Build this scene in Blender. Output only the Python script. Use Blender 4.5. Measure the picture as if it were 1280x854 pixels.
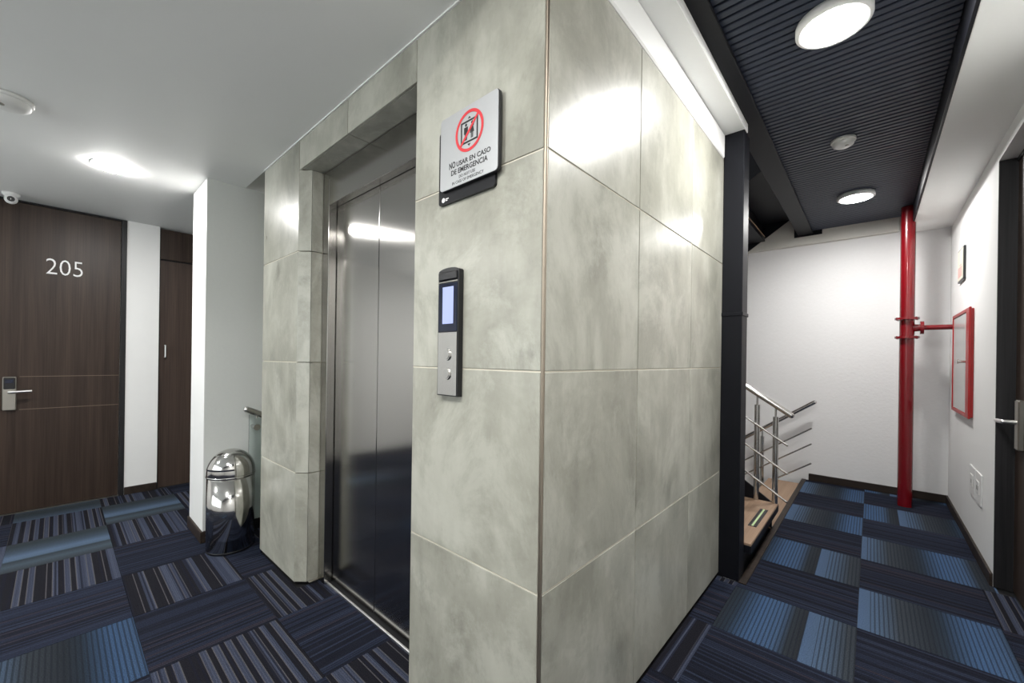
import bpy, bmesh, math, random
from mathutils import Matrix, Vector
random.seed(7)
for o in list(bpy.data.objects): bpy.data.objects.remove(o)
S = bpy.context.scene
C = S.collection
PI = math.pi
# ---------------------------------------------------------------- camera
H = 1.24
cam = bpy.data.cameras.new('camera'); cam_o = bpy.data.objects.new('camera', cam); C.objects.link(cam_o)
cam.sensor_width = 36.0; cam.lens = 36.0 * 506.0 / 1280.0
cam.shift_y = (449.0 - 427.0) / 1280.0
cam.clip_start = 0.02
cam_o.matrix_world = Matrix.Translation((0, 0, H)) @ Matrix.Rotation(math.radians(41.65), 4, 'Z') @ Matrix.Rotation(PI / 2, 4, 'X') @ Matrix.Rotation(math.radians(0.8), 4, 'Z')
S.camera = cam_o
# ---------------------------------------------------------------- world + view
w = bpy.data.worlds.new('world'); S.world = w; w.use_nodes = True
w.node_tree.nodes['Background'].inputs[0].default_value = (0.95, 0.98, 1.0, 1)
w.node_tree.nodes['Background'].inputs[1].default_value = 2.3  # even sky whose light enters through the added back-wall window
S.view_settings.view_transform = 'Standard'; S.view_settings.look = 'None'
S.view_settings.gamma = 1.0; S.view_settings.use_curve_mapping = False
S.view_settings.exposure = 1.08
LAMP = 140.0            # diffuser strength of every round ceiling lamp

# ================================================================ materials
def new_mat(name):
    m = bpy.data.materials.new(name); m.use_nodes = True
    nt = m.node_tree; b = nt.nodes['Principled BSDF']
    return m, nt, b
def nd(nt, t, **kw):
    n = nt.nodes.new(t)
    for k, v in kw.items():
        if k == 'ins':
            for i, x in v.items():
                if isinstance(x, bpy.types.NodeSocket): nt.links.new(x, n.inputs[i])
                else: n.inputs[i].default_value = x
        else: setattr(n, k, v)
    return n
def mth(nt, op, a, b=None, c=None):
    ins = {0: a}
    if b is not None: ins[1] = b
    if c is not None: ins[2] = c
    return nd(nt, 'ShaderNodeMath', operation=op, ins=ins).outputs[0]
def mixc(nt, f, a, b, mode='MIX'):
    n = nt.nodes.new('ShaderNodeMix'); n.data_type = 'RGBA'; n.blend_type = mode
    for i, x in ((0, f), (6, a), (7, b)):
        if isinstance(x, bpy.types.NodeSocket): nt.links.new(x, n.inputs[i])
        else: n.inputs[i].default_value = (*x, 1) if isinstance(x, tuple) and len(x) == 3 else x
    return n.outputs[2]
def ramp(nt, fac, stops, interp='LINEAR'):
    n = nt.nodes.new('ShaderNodeValToRGB'); cr = n.color_ramp; cr.interpolation = interp
    while len(cr.elements) < len(stops): cr.elements.new(0.5)
    for e, (p, c) in zip(cr.elements, stops): e.position = p; e.color = (*c, 1) if len(c) == 3 else c
    nt.links.new(fac, n.inputs[0]); return n.outputs[0]
def coords(nt, scale=(1, 1, 1), rnd=0.0):
    tc = nd(nt, 'ShaderNodeTexCoord'); v = tc.outputs['Object']
    if rnd:
        oi = nd(nt, 'ShaderNodeObjectInfo')
        add = nd(nt, 'ShaderNodeVectorMath', operation='SCALE', ins={0: (1.0, 0.7, 1.3), 3: mth(nt, 'MULTIPLY', oi.outputs['Random'], rnd)})
        v = nd(nt, 'ShaderNodeVectorMath', operation='ADD', ins={0: v, 1: add.outputs[0]}).outputs[0]
    return nd(nt, 'ShaderNodeVectorMath', operation='MULTIPLY', ins={0: v, 1: scale}).outputs[0]
def bump(nt, b, h, strength=0.2, dist=0.01):
    n = nd(nt, 'ShaderNodeBump', ins={'Strength': strength, 'Distance': dist, 'Height': h})
    nt.links.new(n.outputs[0], b.inputs['Normal'])
def plain(name, col, rough=0.5, metal=0.0, var=0.06, scale=30.0, spec=0.5, coat=0.0, bmp=0.0):
    m, nt, b = new_mat(name)
    nz = nd(nt, 'ShaderNodeTexNoise', ins={'Vector': coords(nt), 'Scale': scale, 'Detail': 4.0})
    c0 = tuple(max(0, x * (1 - var)) for x in col); c1 = tuple(min(1, x * (1 + var)) for x in col)
    nt.links.new(mixc(nt, nz.outputs[0], c0, c1), b.inputs['Base Color'])
    b.inputs['Roughness'].default_value = rough; b.inputs['Metallic'].default_value = metal
    b.inputs['Specular IOR Level'].default_value = spec
    b.inputs['Coat Weight'].default_value = coat; b.inputs['Coat Roughness'].default_value = 0.08
    if bmp: bump(nt, b, nz.outputs[0], bmp, 0.004)
    return m
def emit(name, col, s):
    m, nt, b = new_mat(name)
    b.inputs['Base Color'].default_value = (*[x * 0.06 for x in col], 1); b.inputs['Emission Color'].default_value = (*col, 1)
    b.inputs['Emission Strength'].default_value = s
    return m
def m_tile():
    m, nt, b = new_mat('porcelain_concrete')
    v = coords(nt, (1, 1, 1), 37.0)
    n1 = nd(nt, 'ShaderNodeTexNoise', ins={'Vector': v, 'Scale': 2.2, 'Detail': 7.0, 'Roughness': 0.62, 'Distortion': 0.7})
    v2 = coords(nt, (1, 1, 0.28), 37.0)
    n2 = nd(nt, 'ShaderNodeTexNoise', ins={'Vector': v2, 'Scale': 9.0, 'Detail': 5.0, 'Roughness': 0.6})
    n3 = nd(nt, 'ShaderNodeTexNoise', ins={'Vector': v, 'Scale': 60.0, 'Detail': 3.0})
    f = mth(nt, 'ADD', mth(nt, 'MULTIPLY', n1.outputs[0], 0.65), mth(nt, 'MULTIPLY', n2.outputs[0], 0.35))
    c = ramp(nt, f, [(0.34, (0.195, 0.192, 0.158)), (0.44, (0.285, 0.282, 0.236)), (0.53, (0.345, 0.342, 0.290)), (0.60, (0.43, 0.428, 0.372)), (0.70, (0.50, 0.495, 0.435))])
    c = mixc(nt, mth(nt, 'MULTIPLY', n3.outputs[0], 0.18), c, (0.55, 0.55, 0.5))
    n4 = nd(nt, 'ShaderNodeTexNoise', ins={'Vector': coords(nt, (1, 1, 0.7), 53.0), 'Scale': 2.6, 'Detail': 10.0, 'Roughness': 0.72, 'Distortion': 0.4})
    k4 = nd(nt, 'ShaderNodeMapRange', ins={0: n4.outputs[0], 1: 0.50, 2: 0.60, 3: 0.0, 4: 0.55})
    c = mixc(nt, k4.outputs[0], c, (0.50, 0.50, 0.44))
    k5 = nd(nt, 'ShaderNodeMapRange', ins={0: n4.outputs[0], 1: 0.44, 2: 0.36, 3: 0.0, 4: 0.45})
    c = mixc(nt, k5.outputs[0], c, (0.20, 0.20, 0.165))
    nt.links.new(c, b.inputs['Base Color'])
    r = mth(nt, 'ADD', 0.24, mth(nt, 'MULTIPLY', n1.outputs[0], 0.12))
    nt.links.new(r, b.inputs['Roughness'])
    b.inputs['Specular IOR Level'].default_value = 0.5
    return m
def m_wood(name, c0, c1, rough=0.42, axis='z', fine=1.0):
    m, nt, b = new_mat(name)
    sc = {'z': (26, 26, 0.7), 'x': (0.7, 26, 26), 'y': (26, 0.7, 26)}[axis]
    sc2 = {'z': (140, 140, 2.5), 'x': (2.5, 140, 140), 'y': (140, 2.5, 140)}[axis]
    n1 = nd(nt, 'ShaderNodeTexNoise', ins={'Vector': coords(nt, sc), 'Scale': 1.0, 'Detail': 4.0, 'Distortion': 0.3})
    n2 = nd(nt, 'ShaderNodeTexNoise', ins={'Vector': coords(nt, sc2), 'Scale': 1.0, 'Detail': 3.0})
    f = mth(nt, 'ADD', mth(nt, 'MULTIPLY', n1.outputs[0], 0.6), mth(nt, 'MULTIPLY', n2.outputs[0], 0.4 * fine))
    nt.links.new(ramp(nt, f, [(0.32, c0), (0.66, c1)]), b.inputs['Base Color'])
    b.inputs['Roughness'].default_value = rough; b.inputs['Specular IOR Level'].default_value = 0.3
    bump(nt, b, n2.outputs[0], 0.12, 0.002)
    return m
def m_brushed(name, col, rough=0.24, axis='z', aniso=0.6):
    m, nt, b = new_mat(name)
    sc = {'z': (260, 260, 1.2), 'x': (1.2, 260, 260)}[axis]
    n = nd(nt, 'ShaderNodeTexNoise', ins={'Vector': coords(nt, sc), 'Scale': 1.0, 'Detail': 3.0})
    c0 = tuple(x * 0.88 for x in col)
    nt.links.new(mixc(nt, n.outputs[0], c0, col), b.inputs['Base Color'])
    b.inputs['Metallic'].default_value = 1.0
    nt.links.new(mth(nt, 'ADD', rough - 0.01, mth(nt, 'MULTIPLY', n.outputs[0], 0.02)), b.inputs['Roughness'])
    b.inputs['Anisotropic'].default_value = aniso
    t = nd(nt, 'ShaderNodeTangent', direction_type='RADIAL', axis='Z')
    nt.links.new(t.outputs[0], b.inputs['Tangent'])
    return m
def m_carpet(name, kind):
    m, nt, b = new_mat(name)
    tc = nd(nt, 'ShaderNodeTexCoord'); sp = nd(nt, 'ShaderNodeSeparateXYZ', ins={0: tc.outputs['Object']})
    ori = nd(nt, 'ShaderNodeAttribute', attribute_type='OBJECT', attribute_name='turn').outputs['Fac']
    seed = nd(nt, 'ShaderNodeAttribute', attribute_type='OBJECT', attribute_name='seed').outputs['Fac']
    X, Y = sp.outputs[0], sp.outputs[1]
    v = mth(nt, 'ADD', mth(nt, 'MULTIPLY', X, ori), mth(nt, 'MULTIPLY', Y, mth(nt, 'SUBTRACT', 1.0, ori)))
    u = mth(nt, 'ADD', mth(nt, 'MULTIPLY', Y, ori), mth(nt, 'MULTIPLY', X, mth(nt, 'SUBTRACT', 1.0, ori)))
    def wn(width, off):
        k = mth(nt, 'FLOOR', mth(nt, 'DIVIDE', mth(nt, 'ADD', v, 3.0), width))
        return nd(nt, 'ShaderNodeTexWhiteNoise', noise_dimensions='1D', ins={'W': mth(nt, 'ADD', mth(nt, 'ADD', k, off), mth(nt, 'MULTIPLY', seed, 57.0))}).outputs['Value']
    def fr(width): return mth(nt, 'FRACT', mth(nt, 'DIVIDE', mth(nt, 'ADD', v, 3.0), width))
    streak = nd(nt, 'ShaderNodeTexNoise', ins={'Vector': nd(nt, 'ShaderNodeCombineXYZ', ins={0: mth(nt, 'MULTIPLY', u, 9.0), 1: mth(nt, 'MULTIPLY', v, 110.0), 2: seed}).outputs[0], 'Scale': 1.0, 'Detail': 2.0}).outputs[0]
    speck = nd(nt, 'ShaderNodeTexNoise', ins={'Vector': tc.outputs['Object'], 'Scale': 260.0, 'Detail': 2.0}).outputs[0]
    if kind == 'dark':
        a = wn(0.0125, 0.5)
        c = ramp(nt, a, [(0.0, (0.0035, 0.004, 0.009)), (0.22, (0.007, 0.009, 0.019)), (0.45, (0.0145, 0.020, 0.040)), (0.80, (0.023, 0.031, 0.058)), (0.93, (0.030, 0.024, 0.034))], 'CONSTANT')
        thin = mth(nt, 'LESS_THAN', fr(0.0125), 0.34)
        c = mixc(nt, mth(nt, 'MULTIPLY', thin, 0.8), c, (0.0045, 0.005, 0.010))
        c = mixc(nt, mth(nt, 'MULTIPLY', streak, 0.35), c, (0.023, 0.028, 0.048))
    elif kind == 'barcode':
        a = wn(0.022, 0.5); a2 = wn(0.0073, 9.5)
        par = mth(nt, 'FLOORED_MODULO', mth(nt, 'FLOOR', mth(nt, 'DIVIDE', mth(nt, 'ADD', v, 3.0), 0.022)), 2.0)
        sel = mth(nt, 'ABSOLUTE', mth(nt, 'SUBTRACT', par, mth(nt, 'LESS_THAN', a, 0.22)))
        blue = ramp(nt, a2, [(0.0, (0.030, 0.037, 0.064)), (0.5, (0.042, 0.051, 0.083)), (1.0, (0.056, 0.066, 0.102))])
        c = mixc(nt, sel, (0.0085, 0.0085, 0.013), blue)
        line = mth(nt, 'MULTIPLY', mth(nt, 'LESS_THAN', fr(0.022), 0.17), mth(nt, 'GREATER_THAN', a, 0.38))
        c = mixc(nt, mth(nt, 'MULTIPLY', line, 0.9), c, (0.105, 0.098, 0.108))
        dk = mth(nt, 'LESS_THAN', a2, 0.14)
        c = mixc(nt, mth(nt, 'MULTIPLY', dk, 0.7), c, (0.007, 0.008, 0.018))
        rib = mth(nt, 'LESS_THAN', fr(0.0073), 0.28)
        c = mixc(nt, mth(nt, 'MULTIPLY', rib, 0.3), c, (0.006, 0.007, 0.013))
    elif kind == 'bluestripe':
        p = mth(nt, 'FRACT', mth(nt, 'ADD', mth(nt, 'DIVIDE', mth(nt, 'ADD', v, 0.25), 0.58), seed))
        c = ramp(nt, p, [(0.0, (0.035, 0.045, 0.06)), (0.08, (0.035, 0.055, 0.085)), (0.24, (0.085, 0.17, 0.34)), (0.39, (0.09, 0.165, 0.31)), (0.47, (0.045, 0.058, 0.075)), (0.555, (0.035, 0.04, 0.05)), (0.56, (0.12, 0.195, 0.34)), (0.69, (0.115, 0.18, 0.29)), (0.82, (0.065, 0.08, 0.10)), (1.0, (0.035, 0.045, 0.06))])
        s = mth(nt, 'LESS_THAN', fr(0.0165), 0.36)
        keep = mth(nt, 'SUBTRACT', 1.0, mth(nt, 'MULTIPLY', mth(nt, 'GREATER_THAN', p, 0.56), mth(nt, 'LESS_THAN', p, 0.64)))
        c = mixc(nt, mth(nt, 'MULTIPLY', mth(nt, 'MULTIPLY', s, keep), 0.62), c, (0.022, 0.028, 0.045))
    else:
        p = mth(nt, 'FRACT', mth(nt, 'ADD', mth(nt, 'DIVIDE', mth(nt, 'ADD', v, 0.25), 0.5), seed))
        c = ramp(nt, p, [(0.0, (0.04, 0.05, 0.06)), (0.12, (0.035, 0.048, 0.058)), (0.36, (0.06, 0.085, 0.125)), (0.52, (0.11, 0.165, 0.26)), (0.62, (0.10, 0.15, 0.23)), (0.67, (0.038, 0.052, 0.065)), (0.82, (0.07, 0.095, 0.125)), (1.0, (0.04, 0.05, 0.06))])
    g0, g1 = (0.36, 0.95) if kind in ('bluestripe', 'bluesoft') else (0.5, 1.35)
    gain = nd(nt, 'ShaderNodeAttribute', attribute_type='OBJECT', attribute_name='gain').outputs['Fac']
    c = mixc(nt, 1.0, c, nd(nt, 'ShaderNodeCombineXYZ', ins={0: gain, 1: gain, 2: gain}).outputs[0], 'MULTIPLY')
    c = mixc(nt, 1.0, c, ramp(nt, speck, [(0.3, (g0, g0, g0)), (0.7, (g1, g1, g1))]), 'MULTIPLY')
    nt.links.new(c, b.inputs['Base Color'])
    b.inputs['Roughness'].default_value = 0.95; b.inputs['Specular IOR Level'].default_value = 0.15
    h = mth(nt, 'ADD', speck, mth(nt, 'MULTIPLY', mth(nt, 'LESS_THAN', fr(0.0125), 0.3), 0.4))
    bump(nt, b, h, 0.5, 0.004)
    return m
def m_glass():
    m, nt, b = new_mat('clear_glass')
    b.inputs['Base Color'].default_value = (0.86, 0.93, 0.92, 1); b.inputs['Roughness'].default_value = 0.03
    b.inputs['Transmission Weight'].default_value = 1.0; b.inputs['IOR'].default_value = 1.45
    nz = nd(nt, 'ShaderNodeTexNoise', ins={'Vector': coords(nt), 'Scale': 3.0})
    nt.links.new(mth(nt, 'MULTIPLY', nz.outputs[0], 0.06), b.inputs['Roughness'])
    return m
def m_fill_pane():
    m, nt, b = new_mat('fill_window_pane')
    tr = nd(nt, 'ShaderNodeBsdfTransparent', ins={0: (0.95, 0.97, 0.96, 1)}); gl = nd(nt, 'ShaderNodeBsdfGlossy', ins={'Roughness': 0.03})
    fz = nd(nt, 'ShaderNodeFresnel', ins={0: 1.45})
    mx = nd(nt, 'ShaderNodeMixShader', ins={0: fz.outputs[0], 1: tr.outputs[0], 2: gl.outputs[0]})
    nt.links.new(mx.outputs[0], nt.nodes['Material Output'].inputs[0]); nt.nodes.remove(b)
    return m
M = dict(
    fill_pane=m_fill_pane(),
    tile=m_tile(), grout=plain('cream_grout', (0.66, 0.62, 0.52), 0.8, scale=80),
    bead=m_brushed('bronze_bead', (0.36, 0.31, 0.25), 0.45, aniso=0.0),
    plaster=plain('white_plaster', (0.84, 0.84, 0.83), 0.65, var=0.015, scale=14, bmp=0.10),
    rough_plaster=plain('textured_white_plaster', (0.80, 0.80, 0.80), 0.7, var=0.02, scale=45, bmp=0.35),
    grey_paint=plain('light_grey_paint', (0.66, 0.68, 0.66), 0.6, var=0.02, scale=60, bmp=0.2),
    gypsum=plain('white_gypsum', (0.85, 0.855, 0.84), 0.55, var=0.01, scale=8),
    concrete=plain('painted_concrete', (0.66, 0.65, 0.60), 0.7, var=0.05, scale=6, bmp=0.2),
    door=m_wood('dark_walnut_laminate', (0.021, 0.013, 0.0095), (0.055, 0.036, 0.027), 0.42),
    door2=m_wood('walnut_laminate', (0.036, 0.024, 0.019), (0.076, 0.052, 0.041), 0.42),
    charcoal=m_wood('charcoal_wood', (0.006, 0.006, 0.0065), (0.024, 0.023, 0.025), 0.45),
    groove=plain('pale_groove', (0.13, 0.095, 0.07), 0.5),
    base=m_wood('brown_skirting', (0.012, 0.0085, 0.0065), (0.040, 0.028, 0.022), 0.5, axis='x'),
    blacksteel=plain('black_painted_steel', (0.0048, 0.0055, 0.0085), 0.5, var=0.15, scale=5, spec=0.22),
    slat=plain('anthracite_slat', (0.027, 0.034, 0.056), 0.5, var=0.08, scale=12),
    cavity=plain('black_cavity', (0.006, 0.006, 0.007), 0.9),
    brushed=m_brushed('brushed_steel', (0.46, 0.45, 0.43), 0.15, aniso=0.88),
    steel=m_brushed('satin_steel', (0.62, 0.61, 0.59), 0.22, aniso=0.0),
    chrome=plain('polished_steel', (0.62, 0.61, 0.59), 0.12, 1.0, var=0.02, scale=6),
    alu=plain('pale_aluminium', (0.75, 0.75, 0.74), 0.35, 1.0, var=0.03),
    nickel=plain('satin_nickel', (0.42, 0.40, 0.36), 0.36, 1.0, var=0.04),
    black=plain('black_plastic', (0.008, 0.008, 0.010), 0.3, var=0.1),
    navy=plain('navy_glass', (0.006, 0.010, 0.028), 0.12, var=0.1),
    white=plain('white_plastic', (0.78, 0.78, 0.77), 0.4, var=0.02),
    offwhite=plain('offwhite_plastic', (0.74, 0.74, 0.72), 0.45, var=0.02),
    silver=plain('silver_sign_face', (0.55, 0.56, 0.57), 0.4, 0.55, var=0.03, scale=90),
    ink=plain('black_ink', (0.012, 0.012, 0.013), 0.5),
    redink=plain('red_ink', (0.62, 0.035, 0.045), 0.5),
    whiteink=plain('white_ink', (0.82, 0.82, 0.82), 0.5),
    red=plain('glossy_red_paint', (0.17, 0.003, 0.007), 0.25, var=0.06, coat=0.4, scale=9),
    redframe=plain('red_frame_paint', (0.36, 0.009, 0.010), 0.35, var=0.05),
    cabglass=plain('white_backed_glass', (0.70, 0.70, 0.69), 0.05, var=0.02),
    tread=m_wood('brown_tread_wood', (0.27, 0.175, 0.115), (0.42, 0.29, 0.20), 0.5, axis='y'),
    strip=plain('glow_strip', (0.55, 0.72, 0.38), 0.5),
    print=plain('cream_print', (0.80, 0.76, 0.62), 0.35, var=0.02), pink=plain('pink_print', (0.70, 0.40, 0.36), 0.4, var=0.2, scale=25),
    glass=m_glass(),
    lamp=emit('lit_diffuser', (1.0, 0.985, 0.96), LAMP),
    screen=emit('lit_screen', (0.50, 0.58, 1.0), 0.46),
    carpet_dark=m_carpet('carpet_dark_lines', 'dark'), carpet_barcode=m_carpet('carpet_blue_bars', 'barcode'),
    carpet_bluestripe=m_carpet('carpet_blue_fade_lines', 'bluestripe'), carpet_bluesoft=m_carpet('carpet_blue_fade', 'bluesoft'),
)
# ================================================================ builders
class MB:
    """collects shapes given in world coordinates; build() links them as ONE mesh object"""
    def __init__(s): s.v = []; s.f = []; s.sm = []
    def add(s, vs, fs, smooth=False):
        n = len(s.v); s.v += [tuple(v) for v in vs]; s.f += [tuple(i + n for i in f) for f in fs]; s.sm += [smooth] * len(fs); return s
    def box(s, x0, x1, y0, y1, z0, z1):
        vs = [(x0, y0, z0), (x1, y0, z0), (x1, y1, z0), (x0, y1, z0), (x0, y0, z1), (x1, y0, z1), (x1, y1, z1), (x0, y1, z1)]
        return s.add(vs, [(3, 2, 1, 0), (4, 5, 6, 7), (0, 1, 5, 4), (1, 2, 6, 5), (2, 3, 7, 6), (3, 0, 4, 7)])
    def bevbox(s, x0, x1, y0, y1, z0, z1, b=0.003, seg=1):
        bm = bmesh.new(); bmesh.ops.create_cube(bm, size=1)
        for v in bm.verts: v.co = Vector(((x0 + x1) / 2 + v.co.x * (x1 - x0), (y0 + y1) / 2 + v.co.y * (y1 - y0), (z0 + z1) / 2 + v.co.z * (z1 - z0)))
        bmesh.ops.bevel(bm, geom=bm.edges[:], offset=b, segments=seg, profile=0.5, affect='EDGES')
        bm.verts.index_update(); vs = [v.co[:] for v in bm.verts]; fs = [[v.index for v in f.verts] for f in bm.faces]; bm.free()
        return s.add(vs, fs)
    def prism(s, poly, fn, d0, d1, smooth=False):
        """poly in 2D, fn(a, b, d) -> xyz, from depth d0 to d1"""
        n = len(poly); vs = [fn(a, b, d0) for a, b in poly] + [fn(a, b, d1) for a, b in poly]
        fs = [tuple(range(n - 1, -1, -1)), tuple(range(n, 2 * n))] + [(i, (i + 1) % n, n + (i + 1) % n, n + i) for i in range(n)]
        return s.add(vs, fs, smooth)
    def tube(s, p, q, r, n=16, r2=None, caps=True):
        p, q = Vector(p), Vector(q); d = (q - p).normalized(); a = d.orthogonal().normalized(); b = d.cross(a); r2 = r if r2 is None else r2
        vs = [p + (a * math.cos(2 * PI * i / n) + b * math.sin(2 * PI * i / n)) * r for i in range(n)] + [q + (a * math.cos(2 * PI * i / n) + b * math.sin(2 * PI * i / n)) * r2 for i in range(n)]
        s.add(vs, [(i, (i + 1) % n, n + (i + 1) % n, n + i) for i in range(n)], True)
        if caps: s.add(vs[:n], [tuple(range(n - 1, -1, -1))]); s.add(vs[n:], [tuple(range(n))])
        return s
    def path(s, pts, r, n=12):
        for i in range(len(pts) - 1): s.tube(pts[i], pts[i + 1], r, n)
        for p in pts[1:-1]: s.ball(p, r * 1.0, n)
        return s
    def ball(s, c, r, n=16, zs=1.0):
        prof = [(r * math.sin(PI * i / (n // 2)), r * zs * math.cos(PI * i / (n // 2))) for i in range(n // 2 + 1)]
        return s.lathe(c, prof, n)
    def lathe(s, c, prof, n=32, smooth=True):
        vs = []; fs = []
        for r, z in prof:
            for i in range(n): vs.append((c[0] + r * math.cos(2 * PI * i / n), c[1] + r * math.sin(2 * PI * i / n), c[2] + z))
        for k in range(len(prof) - 1):
            for i in range(n):
                j = (i + 1) % n; fs.append((k * n + j, k * n + i, (k + 1) * n + i, (k + 1) * n + j))
        return s.add(vs, fs, smooth)
    def build(s, name, mat, parent=None, loc=None):
        base = parent_loc(parent); off = Vector(loc) if loc else base
        me = bpy.data.meshes.new(name); me.from_pydata([(v[0] - off.x, v[1] - off.y, v[2] - off.z) for v in s.v], [], s.f)
        me.polygons.foreach_set('use_smooth', s.sm); me.materials.append(M[mat])
        bm = bmesh.new(); bm.from_mesh(me); bmesh.ops.recalc_face_normals(bm, faces=bm.faces[:]); bm.to_mesh(me); bm.free()
        o = bpy.data.objects.new(name, me); C.objects.link(o)
        if parent: o.parent = parent
        o.location = off - base if parent else (off if loc else (0, 0, 0))
        return o
def parent_loc(p):
    v = Vector((0, 0, 0))
    while p: v += p.location; p = p.parent
    return v
def tag(o, label, cat, group=None):
    o['label'] = label; o['category'] = cat
    if group: o['group'] = group
    return o
def thing(name, label, cat, loc=(0, 0, 0), group=None):
    o = bpy.data.objects.new(name, None); C.objects.link(o); o.location = loc; o.empty_display_size = 0.1
    return tag(o, label, cat, group)
def struct(o, label=None):
    o['kind'] = 'structure'
    if label: o['label'] = label
    return o
def sroot(name, label, loc=(0, 0, 0)):
    o = bpy.data.objects.new(name, None); C.objects.link(o); o.location = loc; o.empty_display_size = 0.1
    return struct(o, label)
def bx(name, mat, parent, *a): return MB().box(*a).build(name, mat, parent)
def bb(name, mat, parent, *a, b=0.003, seg=1): return MB().bevbox(*a, b=b, seg=seg).build(name, mat, parent)
def text(name, body, parent, mat, fn, a0, a1, b0, b1, d, bold=0.0, thick=0.0006):
    """letters fitted to the rectangle a0..a1 x b0..b1, placed by fn(a, b, depth)"""
    cu = bpy.data.curves.new(name, 'FONT'); cu.body = body; cu.offset = bold; cu.extrude = 0.01; cu.resolution_u = 3
    t = bpy.data.objects.new('tmp', cu); C.objects.link(t); bpy.context.view_layer.update()
    me = bpy.data.meshes.new_from_object(t.evaluated_get(bpy.context.evaluated_depsgraph_get()))
    bpy.data.objects.remove(t); bpy.data.curves.remove(cu)
    xs = [v.co.x for v in me.vertices]; ys = [v.co.y for v in me.vertices]
    vs = [fn(a0 + (v.co.x - min(xs)) / (max(xs) - min(xs)) * (a1 - a0), b0 + (v.co.y - min(ys)) / (max(ys) - min(ys)) * (b1 - b0), d + (thick if v.co.z > 0 else 0)) for v in me.vertices]
    fs = [tuple(p.vertices) for p in me.polygons]; bpy.data.meshes.remove(me)
    mb = MB(); mb.add(vs, fs); return mb.build(name, mat, parent)
EW, RF = 0.865, -0.657                 # elevator wall plane (y), side face plane (x)
XL, XR, YE, YB = -4.90, 0.52, 5.32, -3.0
ZC = 2.41                              # lobby ceiling
# ================================================================ floor
fl = struct(MB().box(XL - 0.1, XR + 0.2, YB, EW, -0.2, -0.007).box(-2.88, RF, EW, 2.6, -0.2, -0.012).box(RF, -0.535, EW, 2.58, -0.2, -0.007).box(-0.535, XR + 0.2, EW, YE, -0.2, -0.007)
            .box(XL - 0.1, -2.88, EW, 2.0, -0.2, -0.007).build('floor', 'cavity'), 'dark blue carpet tile floor of the lift lobby and corridor')
bx('edge_strip', 'base', fl, -0.549, -0.512, 2.5605, YE, -0.19, 0.004)
X0, Y0, TX, TY = -4.63, -0.2025, 0.51, 0.4525
rects = [(XL, XR, YB, EW), (RF, XR, EW, 2.56), (-0.511, XR, 2.56, YE), (-2.278, -1.245, EW, 0.988), (-3.29, -2.878, EW, 2.0), (XL, -3.68, EW, 2.0), (XR, 0.585, 2.55, 3.50)]
WID = 0.06
seeds = {(8, 5): 0.0, (8, 7): 0.03, (8, 9): 0.5, (8, 11): 0.52, (9, 6): 0.57, (9, 8): 0.60, (9, 10): 0.20, (4, 0): 0.55, (1, 0): 0.0, (0, 1): 0.0, (-1, 0): 0.4}
for i in range(-1, 11):
    for j in range(-7, 13):
        cx0, cy0 = X0 + i * TX, Y0 + j * TY; g = 0.0008
        mb = MB(); wx = WID if i == 9 and j >= 8 else 0.0
        if i == 10 and j >= 8: continue
        for (a, b_, c, d) in rects:
            x0, x1, y0, y1 = max(cx0 + g, a), min(cx0 + TX + wx - g, b_), max(cy0 + g, c), min(cy0 + TY - g, d)
            if x1 - x0 > 0.004 and y1 - y0 > 0.004: mb.box(x0, x1, y0, y1, -0.006, 0.0)
        if not mb.v: continue
        odd = (i + j) % 2
        if i >= 8 and j >= 3 and not (i == 10): kind = 'bluestripe' if odd else 'dark'
        elif i == 10 or (i == 7 and j >= 3): kind = 'barcode' if odd else 'dark'
        else: kind = 'dark' if odd else 'barcode'
        if (i, j) == (4, 0): kind = 'bluestripe'
        if (i, j) in ((1, 0), (0, 1), (-1, 0)): kind = 'bluesoft'
        o = mb.build('carpet_tile', 'carpet_' + kind, fl, loc=(cx0 + TX / 2, cy0 + TY / 2, 0))
        o['gain'] = {(4, 0): 0.62}.get((i, j), 0.82 if kind == 'bluestripe' else 1.0) * random.uniform(0.93, 1.07)
        o['turn'] = 1.0 if odd else 0.0
        o['seed'] = float(seeds.get((i, j), random.random()))
# ================================================================ lift block clad in tiles
core = MB()
core.box(-2.866, -2.348, EW + 0.012, 2.62, 0.0, 2.75).box(-2.348, -2.2905, EW + 0.065, 2.62, 0.0, 2.2495).box(-2.348, -2.29, EW + 0.012, 2.62, 2.263, 2.75).box(-1.24, RF - 0.012, EW + 0.012, 2.62, 0.0, 2.75).box(-2.29, -1.24, EW + 0.012, 2.62, 2.262, 2.75).box(-2.29, -1.24, 1.10, 2.62, 0.0, 2.262)
we = struct(core.build('wall_elevator', 'grout'), 'lift shaft wall clad in square grey concrete-look porcelain tiles')
bx('grout_bed', 'grout', we, -2.872, -2.335, EW + 0.003, EW + 0.0125, 0.02, ZC); bx('grout_bed', 'grout', we, -1.255, RF - 0.004, EW + 0.003, EW + 0.0125, 0.02, ZC)
bx('grout_bed', 'grout', we, -2.335, -1.255, EW + 0.003, EW + 0.0125, 2.255, ZC); bx('grout_bed', 'grout', we, RF - 0.0125, RF - 0.003, EW + 0.004, 2.62, 0.02, 2.415)
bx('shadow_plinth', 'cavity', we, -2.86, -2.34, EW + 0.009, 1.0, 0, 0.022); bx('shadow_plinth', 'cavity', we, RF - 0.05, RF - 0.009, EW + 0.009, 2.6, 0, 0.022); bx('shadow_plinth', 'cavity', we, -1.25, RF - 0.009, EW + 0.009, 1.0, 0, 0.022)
zs = [0.014, 0.605, 1.207, 1.81, ZC]
gp = 0.0022
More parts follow.
